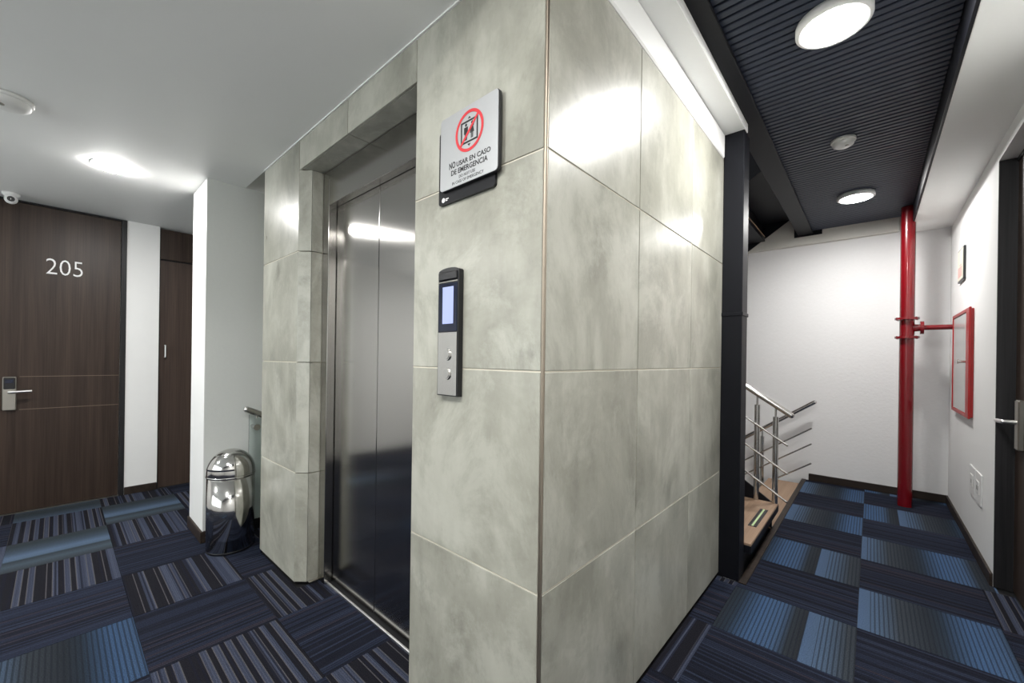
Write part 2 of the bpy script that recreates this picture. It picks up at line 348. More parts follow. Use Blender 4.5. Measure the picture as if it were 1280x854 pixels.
for k in range(4):
    z0, z1 = zs[k] + gp, zs[k + 1] - gp
    bb('tile', 'tile', we, -1.253, RF - 0.010, EW, EW + 0.010, z0, z1, b=0.0015)
    bb('tile', 'tile', we, -2.880, -2.333, EW, EW + 0.010, z0, z1, b=0.0015)
    ys = [EW + 0.010, 1.449, 2.04, 2.633]
    for c in range(3):
        bb('tile', 'tile', we, RF - 0.010, RF, ys[c] + (gp if c else 0), ys[c + 1] - (gp if c < 2 else 0), z0, z1 if k < 3 else 2.418, b=0.0015)
    zt = min(z1, 2.25)
    # chamfered strip and reveal strip beside the lift door
    ca, cb = (-2.3315, EW + 0.001), (-2.2795, EW + 0.047)
    MB().prism([ca, cb, (cb[0] - 0.012, cb[1] + 0.004), (ca[0] - 0.004, ca[1] + 0.012)], lambda a, b, d: (a, b, d), z0, zt).build('tile', 'tile', we)
    bb('tile', 'tile', we, -2.290, -2.278, EW + 0.050, 0.972, z0, zt, b=0.001)
    bb('tile', 'tile', we, -1.253, -1.241, EW + 0.011, 0.972, z0, zt, b=0.001)
    bb('tile', 'tile', we, -2.892, -2.880, EW + 0.002, 1.35, z0, z1, b=0.001)
for x0, x1 in ((-2.329, -1.786), (-1.782, -1.2565)):
    bb('tile', 'tile', we, x0, x1, EW, EW + 0.010, 2.25, ZC - gp, b=0.0012)
    bb('tile', 'tile', we, max(x0, -2.30), x1, EW + 0.011, 0.972, 2.250, 2.262, b=0.001)
MB().tube((RF - 0.006, EW + 0.006, 0.01), (RF - 0.006, EW + 0.006, 2.42), 0.0058, 12).build('corner_bead', 'bead', we)
bx('ceiling_trim', 'white', we, -2.878, RF + 0.0, EW - 0.007, EW + 0.002, ZC - 0.006, ZC + 0.004)
# lift doors
d3 = sroot('door_3', 'brushed steel two-panel lift door in the tiled wall', (-1.765, 1.0, 0))
bb('door_panel', 'brushed', d3, -2.235, -1.767, 1.018, 1.04, 0.012, 2.12, b=0.002); bb('door_panel', 'brushed', d3, -1.763, -1.29, 1.018, 1.04, 0.012, 2.12, b=0.002)
bb('jamb', 'brushed', d3, -2.277, -2.207, 0.972, 1.016, 0.003, 2.249, b=0.002); bb('jamb', 'brushed', d3, -1.322, -1.256, 0.972, 1.016, 0.003, 2.249, b=0.002)
bb('header', 'brushed', d3, -2.206, -1.323, 0.972, 1.016, 2.062, 2.249, b=0.002)
bx('shaft_backing', 'cavity', d3, -2.277, -1.25, 1.045, 1.06, 0, 2.25)
sill = bx('sill', 'cavity', d3, -2.207, -1.322, 0.990, 1.044, -0.004, 0.004); bb('sill_edge', 'alu', sill, -2.207, -1.322, 0.9885, 0.9985, -0.004, 0.010, b=0.002)
# ================================================================ walls
def wall(name, mat, label, *boxes):
    mb = MB()
    for b in boxes: mb.box(*b)
    return struct(mb.build(name, mat), label)
wl = wall('wall_left', 'plaster', 'white wall holding the room door and the service door', (XL - 0.12, XL, YB, -0.40, 0, 2.8), (XL - 0.12, XL, 0.401, 0.620, 0, 2.8), (XL - 0.12, XL, 1.52, 2.0, 0, 2.8), (XL - 0.12, XL - 0.04, -0.40, 0.401, 0, 2.8), (XL - 0.12, XL - 0.06, 0.62, 1.52, 0, 2.8))
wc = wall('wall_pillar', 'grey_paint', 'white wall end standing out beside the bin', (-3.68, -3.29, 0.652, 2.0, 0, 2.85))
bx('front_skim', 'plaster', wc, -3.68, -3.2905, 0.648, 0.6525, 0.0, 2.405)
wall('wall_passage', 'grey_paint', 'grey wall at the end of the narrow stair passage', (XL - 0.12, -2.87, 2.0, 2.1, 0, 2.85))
wall('wall_back', 'plaster', 'white wall behind the lift lobby', (XL - 0.12, -4.4, YB - 0.12, YB, 0, 2.85), (-0.8, 0.8, YB - 0.12, YB, 0, 2.85), (-4.4, -0.8, YB - 0.12, YB, 0, 0.85), (-4.4, -0.8, YB - 0.12, YB, 2.33, 2.85))
w1 = sroot('fill_window_1', 'added fill-light window in the wall behind the lift lobby', (-2.6, YB, 0.85))  # window added behind the camera so outside light brightens the lobby ceiling
for k in range(5): bb('fill_mullion', 'blacksteel', w1, -4.4 + k * 0.8875, -4.35 + k * 0.8875, YB - 0.09, YB - 0.03, 0.85, 2.33, b=0.003)
for z in (0.85, 2.28): bb('fill_window_rail', 'blacksteel', w1, -4.4, -0.8, YB - 0.088, YB - 0.032, z, z + 0.05, b=0.003)
for k in range(4): bx('fill_pane', 'fill_pane', w1, -4.35 + k * 0.8875, -3.5125 + k * 0.8875, YB - 0.063, YB - 0.057, 0.90, 2.28)
wr = wall('wall_right', 'plaster', 'white corridor wall with hose cabinet and sockets', (XR, XR + 0.12, 3.505, YE, 0, 2.7), (XR, XR + 0.12, 2.50, 3.505, 2.387, 2.7), (XR, XR + 0.12, YB, 2.50, 0, 2.7))
wend = wall('wall_end', 'rough_plaster', 'textured white wall closing corridor and stairwell', (-3.3, XR + 0.12, YE, YE + 0.15, -3.1, 5.9))
wall('wall_stair', 'rough_plaster', 'white stairwell wall behind the lift shaft', (-3.3, -3.2, 2.1, YE, -3.1, 5.9), (-3.3, -0.69, 2.63, 2.66, -3.1, 5.9))
bb('concrete_ledge', 'concrete', wend, -3.2, 0.185, YE - 0.05, YE + 0.002, 2.50, 2.78, b=0.008)
wall('wall_stair_below', 'rough_plaster', 'stairwell wall under the corridor floor', (-0.50, -0.40, 2.58, YE, -3.1, -0.2))
wall('floor_below', 'concrete', 'floor of the storey below', (-3.3, -0.4, 2.6, YE, -3.2, -3.1))
wall('ceiling_stairwell', 'gypsum', 'ceiling over the stairwell', (-3.3, -0.4, 2.6, YE, 5.9, 6.0))
wall('wall_stair_above', 'rough_plaster', 'stairwell wall over the corridor of the next storey', (-0.42, -0.35, 2.58, YE, 2.98, 5.9))
def skirting(name, label, *b): return struct(bb(name, 'base', None, *b, b=0.003), label)
skirting('baseboard_right', 'dark brown baseboard along the corridor wall', XR - 0.013, XR, 3.506, YE - 0.014, 0, 0.072)
skirting('baseboard_end', 'dark brown baseboard along the end wall', -0.49, XR, YE - 0.013, YE, 0, 0.072)
skirting('baseboard_left', 'dark brown baseboard between the two walnut doors', XL, XL + 0.013, 0.402, 0.619, 0, 0.066)
o = struct(MB().bevbox(-3.68, -3.277, 0.635, 0.648, 0, 0.075).bevbox(-3.29, -3.277, 0.648, 2.0, 0, 0.075).build('baseboard_pillar', 'base'), 'dark brown baseboard wrapping the white wall end')
skirting('baseboard_back', 'dark brown baseboard of the back wall', XL, XR, YB, YB + 0.013, 0, 0.07)
# ================================================================ ceilings
ce = struct(MB().box(XL - 0.12, RF, YB, EW, ZC, 2.75).box(XL - 0.12, -3.285, EW, 2.0, ZC, 2.75).build('ceiling', 'gypsum'), 'smooth white gypsum ceiling of the lobby')
bx('upper_ceiling', 'gypsum', ce, -3.29, -2.87, EW, 2.1, 2.75, 2.85)
cc = struct(MB().box(-0.59, 0.75, YB, YE, 2.72, 3.0).build('ceiling_corridor', 'cavity'), 'dark slatted corridor ceiling with white borders')
SL, SR, ZS, ZW = -0.478, 0.264, 2.625, 2.48
bb('white_soffit', 'gypsum', cc, SR, XR + 0.02, YB, YE, ZW, 2.72, b=0.002)
bb('white_soffit', 'gypsum', ce, RF - 0.01, -0.545, YB, YE - 2.70, 2.555, 2.72, b=0.002)
bb('white_cornice', 'gypsum', ce, RF - 0.012, RF + 0.008, YB, 2.56, 2.419, 2.556, b=0.006)
bb('edge_angle', 'blacksteel', cc, SR - 0.012, SR, YB, YE, ZW + 0.002, ZS + 0.03, b=0.001)
bx('slat_backing', 'cavity', cc, SL, SR, YB, YE - 0.05, ZS + 0.034, 2.72)
sm = None; pitch = 0.0428; y = YB + 0.05
while y < YE - 0.06:
    if sm is None:
        o = MB().bevbox(SL - 0.005, SR - 0.012, y - 0.0155, y + 0.0155, ZS, ZS + 0.03, b=0.003).build('slat', 'slat', cc, loc=(0, y, ZS)); sm = o.data
    else:
        o = bpy.data.objects.new('slat', sm); C.objects.link(o); o.parent = cc; o.location = (0, y, ZS)
    y += pitch
# steel beam and column
be = thing('steel_beam', 'black steel beam running beside the slatted ceiling', 'beam', (-0.49, 2.0, 2.6))
bb('bottom_flange', 'blacksteel', be, -0.605, -0.476, YB, YE - 0.02, 2.602, 2.618, b=0.003); bx('web', 'blacksteel', be, -0.545, -0.535, YB, YE - 0.02, 2.618, 2.72)
bx('side_plate', 'blacksteel', be, -0.603, -0.595, 2.71, YE - 0.02, 2.618, 2.98)
bb('end_plate', 'blacksteel', be, -0.64, -0.40, YE - 0.062, YE - 0.051, 2.585, 2.75, b=0.002)
co = thing('steel_column', 'black steel column at the corner of the tiled lift shaft', 'column', (-0.61, 2.63, 0))
bb('shaft', 'blacksteel', co, -0.672, -0.552, 2.640, 2.70, 0, 2.56, b=0.004); bb('front_flange', 'blacksteel', co, -0.656, -0.550, 2.565, 2.640, 0, 2.56, b=0.004)
bb('splice_band', 'blacksteel', co, -0.6575, -0.546, 2.562, 2.703, 1.505, 1.525, b=0.002)
# ================================================================ doors
fnL = lambda a, b, d: (XL + d, a, b)          # on the left wall: right = +y
d1 = sroot('door_1', 'dark walnut room door numbered 205', (XL, 0.0, 0))
lf = bb('leaf', 'door', d1, XL - 0.035, XL - 0.008, -0.362, 0.364, 0.008, 2.392, b=0.002)
for z in (1.052, 0.798): bx('inlay_line', 'groove', lf, XL - 0.0085, XL - 0.0074, -0.19, 0.362, z - 0.0025, z + 0.0025)
bb('frame', 'charcoal', d1, XL - 0.038, XL + 0.006, 0.367, 0.401, 0, 2.407, b=0.002); bb('frame', 'charcoal', d1, XL - 0.038, XL + 0.006, -0.40, -0.365, 0, 2.407, b=0.002)
bb('frame_head', 'charcoal', d1, XL - 0.038, XL + 0.004, -0.365, 0.367, 2.394, 2.407, b=0.002)
bx('threshold', 'nickel', d1, XL - 0.035, XL + 0.004, -0.365, 0.367, 0.0005, 0.006)
text('door_number', '205', d1, 'whiteink', fnL, -0.064, 0.137, 1.868, 1.992, -0.008, bold=-0.012, thick=0.004)
lk = bb('lock_plate', 'nickel', d1, XL - 0.008, XL + 0.014, -0.271, -0.204, 0.797, 1.052, b=0.004)
bb('card_reader', 'black', lk, XL + 0.010, XL + 0.022, -0.266, -0.209, 0.958, 1.046, b=0.005); bb('reader_window', 'navy', lk, XL + 0.021, XL + 0.0235, -0.258, -0.217, 1.005, 1.032, b=0.001)
MB().path([(XL + 0.012, -0.235, 0.938), (XL + 0.06, -0.235, 0.938), (XL + 0.062, -0.125, 0.942)], 0.010, 12).build('lever_handle', 'alu', lk)
d2 = sroot('door_2', 'walnut service door with dark transom panel', (XL, 1.0, 0))
bb('leaf', 'door2', d2, XL - 0.045, XL - 0.02, 0.628, 1.512, 0.004, 2.108, b=0.002)
bb('transom_panel', 'door', d2, XL - 0.045, XL - 0.018, 0.628, 1.512, 2.122, 2.40, b=0.002); bx('frame_line', 'charcoal', d2, XL - 0.046, XL - 0.010, 0.6215, 0.627, 0, 2.40)
bx('shadow_gap', 'cavity', d2, XL - 0.045, XL - 0.03, 0.628, 1.512, 2.107, 2.123)
MB().path([(XL - 0.022, 0.668, 1.212), (XL + 0.01, 0.668, 1.212), (XL + 0.01, 0.668, 1.322), (XL - 0.022, 0.668, 1.322)], 0.006, 10).build('pull_handle', 'alu', d2)
d4 = sroot('door_4', 'dark door set back in the corridor wall', (0.59, 3.0, 0))
lf = bb('leaf', 'door', d4, 0.590, 0.625, 2.56, 3.492, 0.006, 2.36, b=0.002)
bb('frame', 'charcoal', d4, XR + 0.0005, 0.63, 3.494, 3.520, 0, 2.386, b=0.002); bb('frame', 'charcoal', d4, XR + 0.0005, 0.63, 2.50, 2.552, 0, 2.386, b=0.002)
bb('frame_head', 'charcoal', d4, 0.585, 0.63, 2.552, 3.494, 2.362, 2.386, b=0.002); bx('backing', 'cavity', d4, 0.63, 0.64, 2.5, 3.52, 0, 2.40)
lk = bb('lock_plate', 'nickel', d4, 0.566, 0.591, 3.300, 3.372, 0.80, 1.062, b=0.006)
MB().path([(0.57, 3.335, 0.945), (0.522, 3.335, 0.945), (0.520, 3.468, 0.938)], 0.011, 12).build('lever_handle', 'alu', lk)
# ================================================================ lamps, detectors
def lamp(x, y, z, R, label, grp=None, h=0.034, opal=False):
    t = thing('ceiling_lamp', label, 'lamp', (x, y, z), grp)
    if opal:
        MB().lathe((x, y, z), [(0.0, 0.0), (R + 0.004, 0.0), (R + 0.004, -0.004), (0.0, -0.004)], 48).build('rim', 'white', t)
        MB().lathe((x, y, z), [(R - 0.002, -0.004), (R - 0.001, -h + 0.003), (R - 0.004, -h), (R * 0.7, -h - 0.003), (0.0, -h - 0.005)], 48).build('diffuser', 'lamp', t)
        return
    MB().lathe((x, y, z), [(0.02, 0.0), (R, 0.0), (R, -h + 0.006), (R - 0.008, -h), (R - 0.021, -h), (R - 0.021, -h + 0.004), (0.02, -h + 0.004)], 48).build('rim', 'white', t)
    MB().lathe((x, y, z), [(0.0, -h - 0.001), (R * 0.6, -h - 0.001), (R - 0.0215, -h + 0.001), (R - 0.0215, -h + 0.0045), (0.0, -h + 0.0045)], 48).build('diffuser', 'lamp', t)
lamp(-0.131, 2.06, ZS, 0.125, 'lit round lamp on the dark slatted ceiling near the tiled corner')
lamp(-0.113, 4.33, ZS, 0.122, 'lit round lamp on the dark slatted ceiling near the red pipe')
lamp(-0.131, -0.25, ZS, 0.125, 'lit round lamp on the slatted ceiling, over the lobby end')
lamp(-3.56, 0.22, ZC, 0.095, 'lit round lamp on the white lobby ceiling near the bin', h=0.009, opal=True)
lamp(-1.20, -0.50, ZC, 0.10, 'lit round lamp on the white lobby ceiling facing the lift', h=0.009, opal=True)
lamp(-3.40, -1.75, ZC, 0.10, 'lit round lamp on the white lobby ceiling, back corner', h=0.009, opal=True)
def detector(x, y, z, R, label):
    t = thing('smoke_detector', label, 'detector', (x, y, z))
    MB().lathe((x, y, z), [(0.0, 0), (R, 0), (R, -0.014), (R - 0.005, -0.018), (0, -0.018)], 40).build('base', 'offwhite', t)
    MB().lathe((x, y, z), [(R - 0.008, -0.017), (R - 0.010, -0.034), (R * 0.6, -0.044), (0.0, -0.046)], 40).build('cover', 'offwhite', t)
    MB().lathe((x + R * 0.3, y - R * 0.2, z), [(0.0, -0.048), (R * 0.16, -0.0478), (R * 0.16, -0.042), (0, -0.042)], 16).build('test_button', 'nickel', t)
detector(-0.147, 3.22, ZS, 0.062, 'pale round smoke detector between lamps on slatted ceiling')
detector(-2.985, -0.165, ZC, 0.085, 'pale round detector disc on the white lobby ceiling')
cx, cy = -4.75, -0.235
t = thing('dome_camera', 'small white turret security camera under the lobby ceiling', 'camera', (cx, cy, ZC))
MB().lathe((cx, cy, ZC), [(0.0, 0), (0.045, 0), (0.045, -0.012), (0.034, -0.028), (0, -0.028)], 28).build('base', 'white', t)
bl = MB().ball((cx, cy, ZC - 0.044), 0.034, 24).build('ball', 'white', t)
dv = (Vector((0.2, -0.05, 1.7)) - Vector((cx, cy, ZC - 0.044))).normalized(); p = Vector((cx, cy, ZC - 0.044))
MB().tube(p + dv * 0.026, p + dv * 0.0335, 0.019, 20).build('lens_window', 'black', bl)
# ================================================================ lift sign
fnE = lambda a, b, d: (a, EW - d, b)          # on the lift wall: right = +x, depth out of the wall
def rrect(a0, a1, b0, b1, r, n=6):
    pts = []
    for (cx, cy, s) in ((a1 - r, b0 + r, -PI / 2), (a1 - r, b1 - r, 0), (a0 + r, b1 - r, PI / 2), (a0 + r, b0 + r, PI)):
        for i in range(n + 1): t = s + PI / 2 * i / n; pts.append((cx + r * math.cos(t), cy + r * math.sin(t)))
    return pts
def ring(mb, ca, cb, r0, r1, d0, d1, n=56):
    for i in range(n):
        t0, t1 = 2 * PI * i / n, 2 * PI * (i + 1) / n
        q = [(ca + r0 * math.cos(t0), cb + r0 * math.sin(t0)), (ca + r1 * math.cos(t0), cb + r1 * math.sin(t0)), (ca + r1 * math.cos(t1), cb + r1 * math.sin(t1)), (ca + r0 * math.cos(t1), cb + r0 * math.sin(t1))]
        mb.prism(q, fnE, d0, d1)
    return mb
sg = thing('lift_warning_sign', 'silver sign forbidding lift use in emergencies on tiled wall', 'sign', (-0.95, EW, 1.76))
MB().prism(rrect(-1.102, -0.838, 1.752, 1.996, 0.010), fnE, 0.0, 0.010).build('back_plate', 'black', sg)
MB().prism(rrect(-1.080, -0.813, 1.788, 2.027, 0.012), fnE, 0.0101, 0.0205).build('core_plate', 'black', sg)
fp = MB().prism(rrect(-1.080, -0.816, 1.790, 2.027, 0.012), fnE, 0.0206, 0.0222).build('face_plate', 'silver', sg)
D = 0.0223
ring(MB(), -0.940, 1.947, 0.0545, 0.0640, D + 0.0004, D + 0.0010).build('prohibition_ring', 'redink', fp)
c45 = math.sqrt(0.5); L = 0.056; hw = 0.0042
MB().prism([(-0.940 - L * c45 + hw * c45, 1.947 - L * c45 - hw * c45), (-0.940 + L * c45 + hw * c45, 1.947 + L * c45 - hw * c45), (-0.940 + L * c45 - hw * c45, 1.947 + L * c45 + hw * c45), (-0.940 - L * c45 - hw * c45, 1.947 - L * c45 + hw * c45)], fnE, D + 0.0006, D + 0.0011).build('prohibition_bar', 'redink', fp)
fb = MB(); fw = 0.0058
for (a0, a1, b0, b1) in ((-0.979, -0.901, 1.981 - fw, 1.981), (-0.979, -0.901, 1.911, 1.911 + fw), (-0.979, -0.979 + fw, 1.911 + fw, 1.981 - fw), (-0.901 - fw, -0.901, 1.911 + fw, 1.981 - fw)):
    fb.prism([(a0, b0), (a1, b0), (a1, b1), (a0, b1)], fnE, D, D + 0.0004)
fb.build('cabin_outline', 'ink', fp)
MB().prism([(-0.947, 1.985), (-0.933, 1.985), (-0.940, 1.992)], fnE, D, D + 0.0004).build('arrow_mark', 'ink', fp)
MB().prism([(-0.940, 1.899), (-0.933, 1.907), (-0.947, 1.907)], fnE, D, D + 0.0004).build('arrow_mark', 'ink', fp)
def disc(mb, a, b, r, n=16): return mb.prism([(a + r * math.cos(2 * PI * i / n), b + r * math.sin(2 * PI * i / n)) for i in range(n)], fnE, D, D + 0.0004)
def quad(mb, a0, a1, b0, b1): return mb.prism([(a0, b0), (a1, b0), (a1, b1), (a0, b1)], fnE, D, D + 0.0004)
mn = MB(); disc(mn, -0.955, 1.9685, 0.0048); quad(mn, -0.964, -0.946, 1.956, 1.962); quad(mn, -0.964, -0.9605, 1.941, 1.956); quad(mn, -0.9495, -0.946, 1.941, 1.956); quad(mn, -0.9600, -0.9500, 1.939, 1.956); quad(mn, -0.960, -0.9555, 1.921, 1.939); quad(mn, -0.9545, -0.950, 1.921, 1.939)
mn.build('man_pictogram', 'ink', fp)
wn_ = MB(); disc(wn_, -0.927, 1.9685, 0.0048); quad(wn_, -0.9345, -0.9195, 1.957, 1.962)
wn_.prism([(-0.9365, 1.938), (-0.9175, 1.938), (-0.9225, 1.957), (-0.9315, 1.957)], fnE, D, D + 0.0004); quad(wn_, -0.932, -0.928, 1.921, 1.938); quad(wn_, -0.926, -0.922, 1.921, 1.938)
wn_.build('woman_pictogram', 'ink', fp)
text('lettering', 'NO', fp, 'ink', fnE, -1.034, -1.004, 1.8515, 1.8725, D, 0.02, 0.0004)
text('lettering', 'USAR EN CASO', fp, 'ink', fnE, -0.998, -0.845, 1.8515, 1.8672, D, 0.02, 0.0004)
text('lettering', 'DE EMERGENCIA', fp, 'ink', fnE, -1.024, -0.857, 1.8285, 1.8455, D, 0.02, 0.0004)
text('lettering', 'DO NOT USE', fp, 'ink', fnE, -0.985, -0.911, 1.8120, 1.8215, D, 0.0, 0.0004)
text('lettering', 'IN CASE OF EMERGENCY', fp, 'ink', fnE, -1.018, -0.874, 1.7975, 1.8068, D, 0.0, 0.0004)
lg = MB(); lg.prism([(-1.077 + 0.008 * math.cos(2 * PI * i / 20), 1.767 + 0.008 * math.sin(2 * PI * i / 20)) for i in range(20)], fnE, 0.0102, 0.0106)
for k, (a, b) in enumerate(((-1.066, -1.050), (-1.066, -1.056))): lg.prism([(a, 1.7675 - k * 0.005), (b, 1.7675 - k * 0.005), (b, 1.7705 - k * 0.005), (a, 1.7705 - k * 0.005)], fnE, 0.0102, 0.0106)
lg.build('maker_mark', 'whiteink', sg)
# call panel
pn = thing('lift_call_panel', 'slim black and steel lift call panel with blue screen', 'call panel', (-1.032, EW, 1.12))
MB().prism([(-1.084, 1.117), (-0.982, 1.117), (-0.982, 1.523)] + [(-1.033 + 0.051 * math.cos(t), 1.523 + 0.012 * math.sin(t)) for t in [PI * i / 10 for i in range(1, 10)]] + [(-1.084, 1.523)], fnE, 0, 0.020).build('housing', 'black', pn)
bb('top_cap', 'black', pn, -1.080, -0.987, EW - 0.026, EW - 0.020, 1.494, 1.521, b=0.003)
bb('cap_line', 'nickel', pn, -1.080, -0.987, EW - 0.0225, EW - 0.020, 1.4875, 1.4905, b=0.0005)
gl = bb('display_glass', 'navy', pn, -1.080, -0.987, EW - 0.0225, EW - 0.020, 1.327, 1.484, b=0.001)
scn = bb('screen', 'screen', gl, -1.058, -1.004, EW - 0.0232, EW - 0.0222, 1.352, 1.472, b=0.0002)
fa = bb('steel_face', 'steel', pn, -1.080, -0.987, EW - 0.0225, EW - 0.020, 1.120, 1.325, b=0.001)
for z in (1.2515, 1.1890):
    bt = MB().tube((-1.033, EW - 0.0222, z), (-1.033, EW - 0.027, z), 0.0195, 28).build('call_button', 'chrome', fa)
    MB().tube((-1.033, EW - 0.0268, z), (-1.033, EW - 0.0282, z), 0.0155, 24).build('button_cap', 'steel', bt)
# ================================================================ bin
bxx, byy, R = -3.087, 0.756, 0.132
bn = thing('waste_bin', 'polished steel domed waste bin beside the white wall end', 'bin', (bxx, byy, 0))
MB().lathe((bxx, byy, 0), [(0.0, 0.0), (R - 0.006, 0.0), (R - 0.004, 0.016), (0.0, 0.016)], 48).build('base_ring', 'black', bn)
MB().lathe((bxx, byy, 0), [(0.0, 0.016), (R - 0.002, 0.016), (R - 0.002, 0.470), (0.0, 0.470)], 56).build('body', 'chrome', bn)
MB().lathe((bxx, byy, 0), [(R - 0.004, 0.468), (R + 0.001, 0.469), (R + 0.002, 0.474), (R + 0.001, 0.479), (R - 0.004, 0.480)], 56).build('rim_band', 'chrome', bn)
dm = MB().lathe((bxx, byy, 0), [(R, 0.481), (R, 0.490)] + [(R * math.cos(PI / 2 * i / 14), 0.490 + 0.146 * math.sin(PI / 2 * i / 14)) for i in range(1, 15)], 56).build('dome_lid', 'chrome', bn)
fv, ff = [], []; na, ne = 18, 8; A0 = math.atan2(-byy, -bxx) - 0.6
for i in range(na + 1):
    for j in range(ne + 1):
        az = A0 - 0.80 + 1.60 * i / na; el = 0.20 + 0.72 * j / ne
        fv.append((bxx + (R + 0.003) * math.cos(el) * math.cos(az), byy + (R + 0.003) * math.cos(el) * math.sin(az), 0.490 + 0.149 * math.sin(el)))
for i in range(na):
    for j in range(ne): a = i * (ne + 1) + j; ff.append((a, a + 1, a + ne + 2, a + ne + 1))
fm = MB(); fm.add(fv, ff, True); fo = fm.build('swing_flap', 'chrome', dm)
sd = fo.modifiers.new('thick', 'SOLIDIFY'); sd.thickness = 0.004; sd.offset = -1
# ================================================================ passage handrail with glass
gr = thing('glass_balustrade', 'glass balustrade with steel handrail descending behind the bin', 'railing', (-3.205, 1.2, 0))
hp = [(-3.205, 0.870, 0.868), (-3.205, 1.75, 0.458)]
MB().tube(hp[0], hp[1], 0.021, 20).ball(hp[0], 0.021, 16).build('handrail', 'steel', gr)
def zr(y): return 0.868 - (y - 0.870) * 0.466
MB().prism([(0.885, 0.02), (1.75, 0.02), (1.75, zr(1.75) - 0.03), (0.885, zr(0.885) - 0.03)], lambda a, b, d: (d, a, b), -3.211, -3.201).build('glass_panel', 'glass', gr)
for y in (0.93, 1.55):
    MB().tube((-3.289, y, zr(y) - 0.10), (-3.195, y, zr(y) - 0.10), 0.014, 16).tube((-3.195, y, zr(y) - 0.10), (-3.189, y, zr(y) - 0.10), 0.021, 16).build('glass_clamp', 'chrome', gr)
    MB().tube((-3.205, y, zr(y) - 0.035), (-3.205, y, zr(y) - 0.015), 0.007, 10).build('rail_pin', 'chrome', gr)
# ================================================================ stairs
RI, GO = 0.1906, 0.270
def flight(name, label, x0, z0, dx, n, y0, y1, nos=False, skip_first=False, dz=RI):
    """open-riser flight; tread k has its front edge at x0 + dx*k and its top at z0 + dz*k"""
    t = thing(name, label, 'stairs', (x0, (y0 + y1) / 2, z0))
    for k in range(n):
        xa, xb = sorted((x0 + dx * k, x0 + dx * (k + 1) + (0.03 if dx > 0 else -0.03))); z = z0 + dz * k
        tr = bb('tread', 'tread', t, xa, xb, y0, y1, z - 0.016, z, b=0.003)
        bb('tread_tray', 'blacksteel', tr, xa, xb, y0, y1, z - 0.062, z - 0.0165, b=0.002)
        if dx > 0: bx('riser', 'blacksteel', tr, xb - 0.034, xb - 0.026, y0, y1, z, z + dz - 0.062)
        if nos:
            s = bb('nosing_strip', 'black', tr, xa + (xb - xa) - 0.078, xb - 0.028, (y0 + y1) / 2 - 0.17, (y0 + y1) / 2 + 0.23, z, z + 0.003, b=0.001) if dx < 0 else None
            if s: bx('glow_line', 'strip', s, xb - 0.058, xb - 0.047, (y0 + y1) / 2 - 0.165, (y0 + y1) / 2 + 0.225, z + 0.003, z + 0.0045)
    sl = dz / dx
    return t, sl
def stringer(t, xa, xb, zf, y0, y1, dep):
    MB().prism([(xa, zf(xa) - dep), (xb, zf(xb) - dep), (xb, zf(xb)), (xa, zf(xa))], lambda a, b, d: (a, d, b), y0, y1).build('stringer', 'blacksteel', t)
# up flight: rises away from the corridor
up, _ = flight('staircase_up', 'brown timber stair flight rising from the corridor behind the column', -0.520, 0.172, -GO, 7, 2.72, 3.66, nos=True)
zf = lambda x: 0.172 + (-0.520 - x) * RI / GO - 0.03
for y in (2.70, 3.646): stringer(up, -2.41, -0.56, zf, y, y + 0.014, 0.20)
bb('riser_plate', 'blacksteel', up, -0.598, -0.580, 2.716, 3.645, -0.30, 0.108, b=0.002)
bb('landing', 'tread', up, -3.2, -2.45, 2.68, 5.25, 1.46, 1.50, b=0.003); bb('landing_frame', 'blacksteel', up, -3.2, -2.45, 2.68, 5.25, 1.36, 1.459, b=0.003)
# flight to the next storey: rises towards the corridor
nx, _ = flight('staircase_upper', 'dark underside of the stair flight leading to the next storey', -2.55, 1.69, GO, 7, 3.74, 5.20)
zf2 = lambda x: 1.69 + (x + 2.55) * RI / GO + 0.06
for y in (3.72, 5.20): stringer(nx, -2.37, -0.61, zf2, y, y + 0.016, 0.30)
# down flight
dn, _ = flight('staircase_down', 'brown timber stair flight dropping from the corridor edge by end wall', -0.540, -0.028, -GO, 8, 3.68, 5.22, dz=-RI)
zf3 = lambda x: -0.028 + (x + 0.54) * RI / GO - 0.03
for y in (3.664, 5.22): stringer(dn, -2.65, -0.56, zf3, y, y + 0.014, 0.22)
# railings
def rail(name, label, y, xa, xb, zrail, posts, offs, base):
    t = thing(name, label, 'railing', (xb, y, 0))
    pa, pb = (xa, y, zrail(xa)), (xb, y, zrail(xb))
    MB().tube(pa, pb, 0.021, 20).ball(pa, 0.021, 16).ball(pb, 0.021, 16).build('handrail', 'steel', t)
    for px in posts:
        p = MB().tube((px, y, base(px)), (px, y, zrail(px) - 0.085), 0.019, 18).build('post', 'steel', t)
        MB().tube((px, y, zrail(px) - 0.086), (px, y, zrail(px) - 0.012), 0.007, 10).build('post_pin', 'steel', p)
    for k, dzz in enumerate(offs):
        q0, q1 = (xa, y - 0.028, zrail(xa) - dzz), (xb - 0.02, y - 0.028, zrail(xb - 0.02) - dzz)
        MB().tube(q0, q1, 0.0075, 12).ball(q1, 0.0085, 10).build('rod', 'steel', t)
    return t
zu = lambda x: 0.85 + (-0.445 - x) * 0.665
rail('stair_railing', 'steel railing with three rods on the rising stair flight', 3.635, -2.2, -0.445, zu, (-0.542, -0.665, -1.33, -2.0), (0.235, 0.445, 0.655), lambda x: 0.172 + RI * math.floor((-0.52 - x) / GO))
zd = lambda x: 0.838 + (x + 0.440) * 0.715
rail('stair_railing', 'steel railing with three rods on the descending flight beside end wall', 5.19, -2.4, -0.440, zd, (-0.897, -1.55, -2.2), (0.255, 0.415, 0.615), lambda x: -0.028 - RI * math.floor((-0.54 - x) / GO))
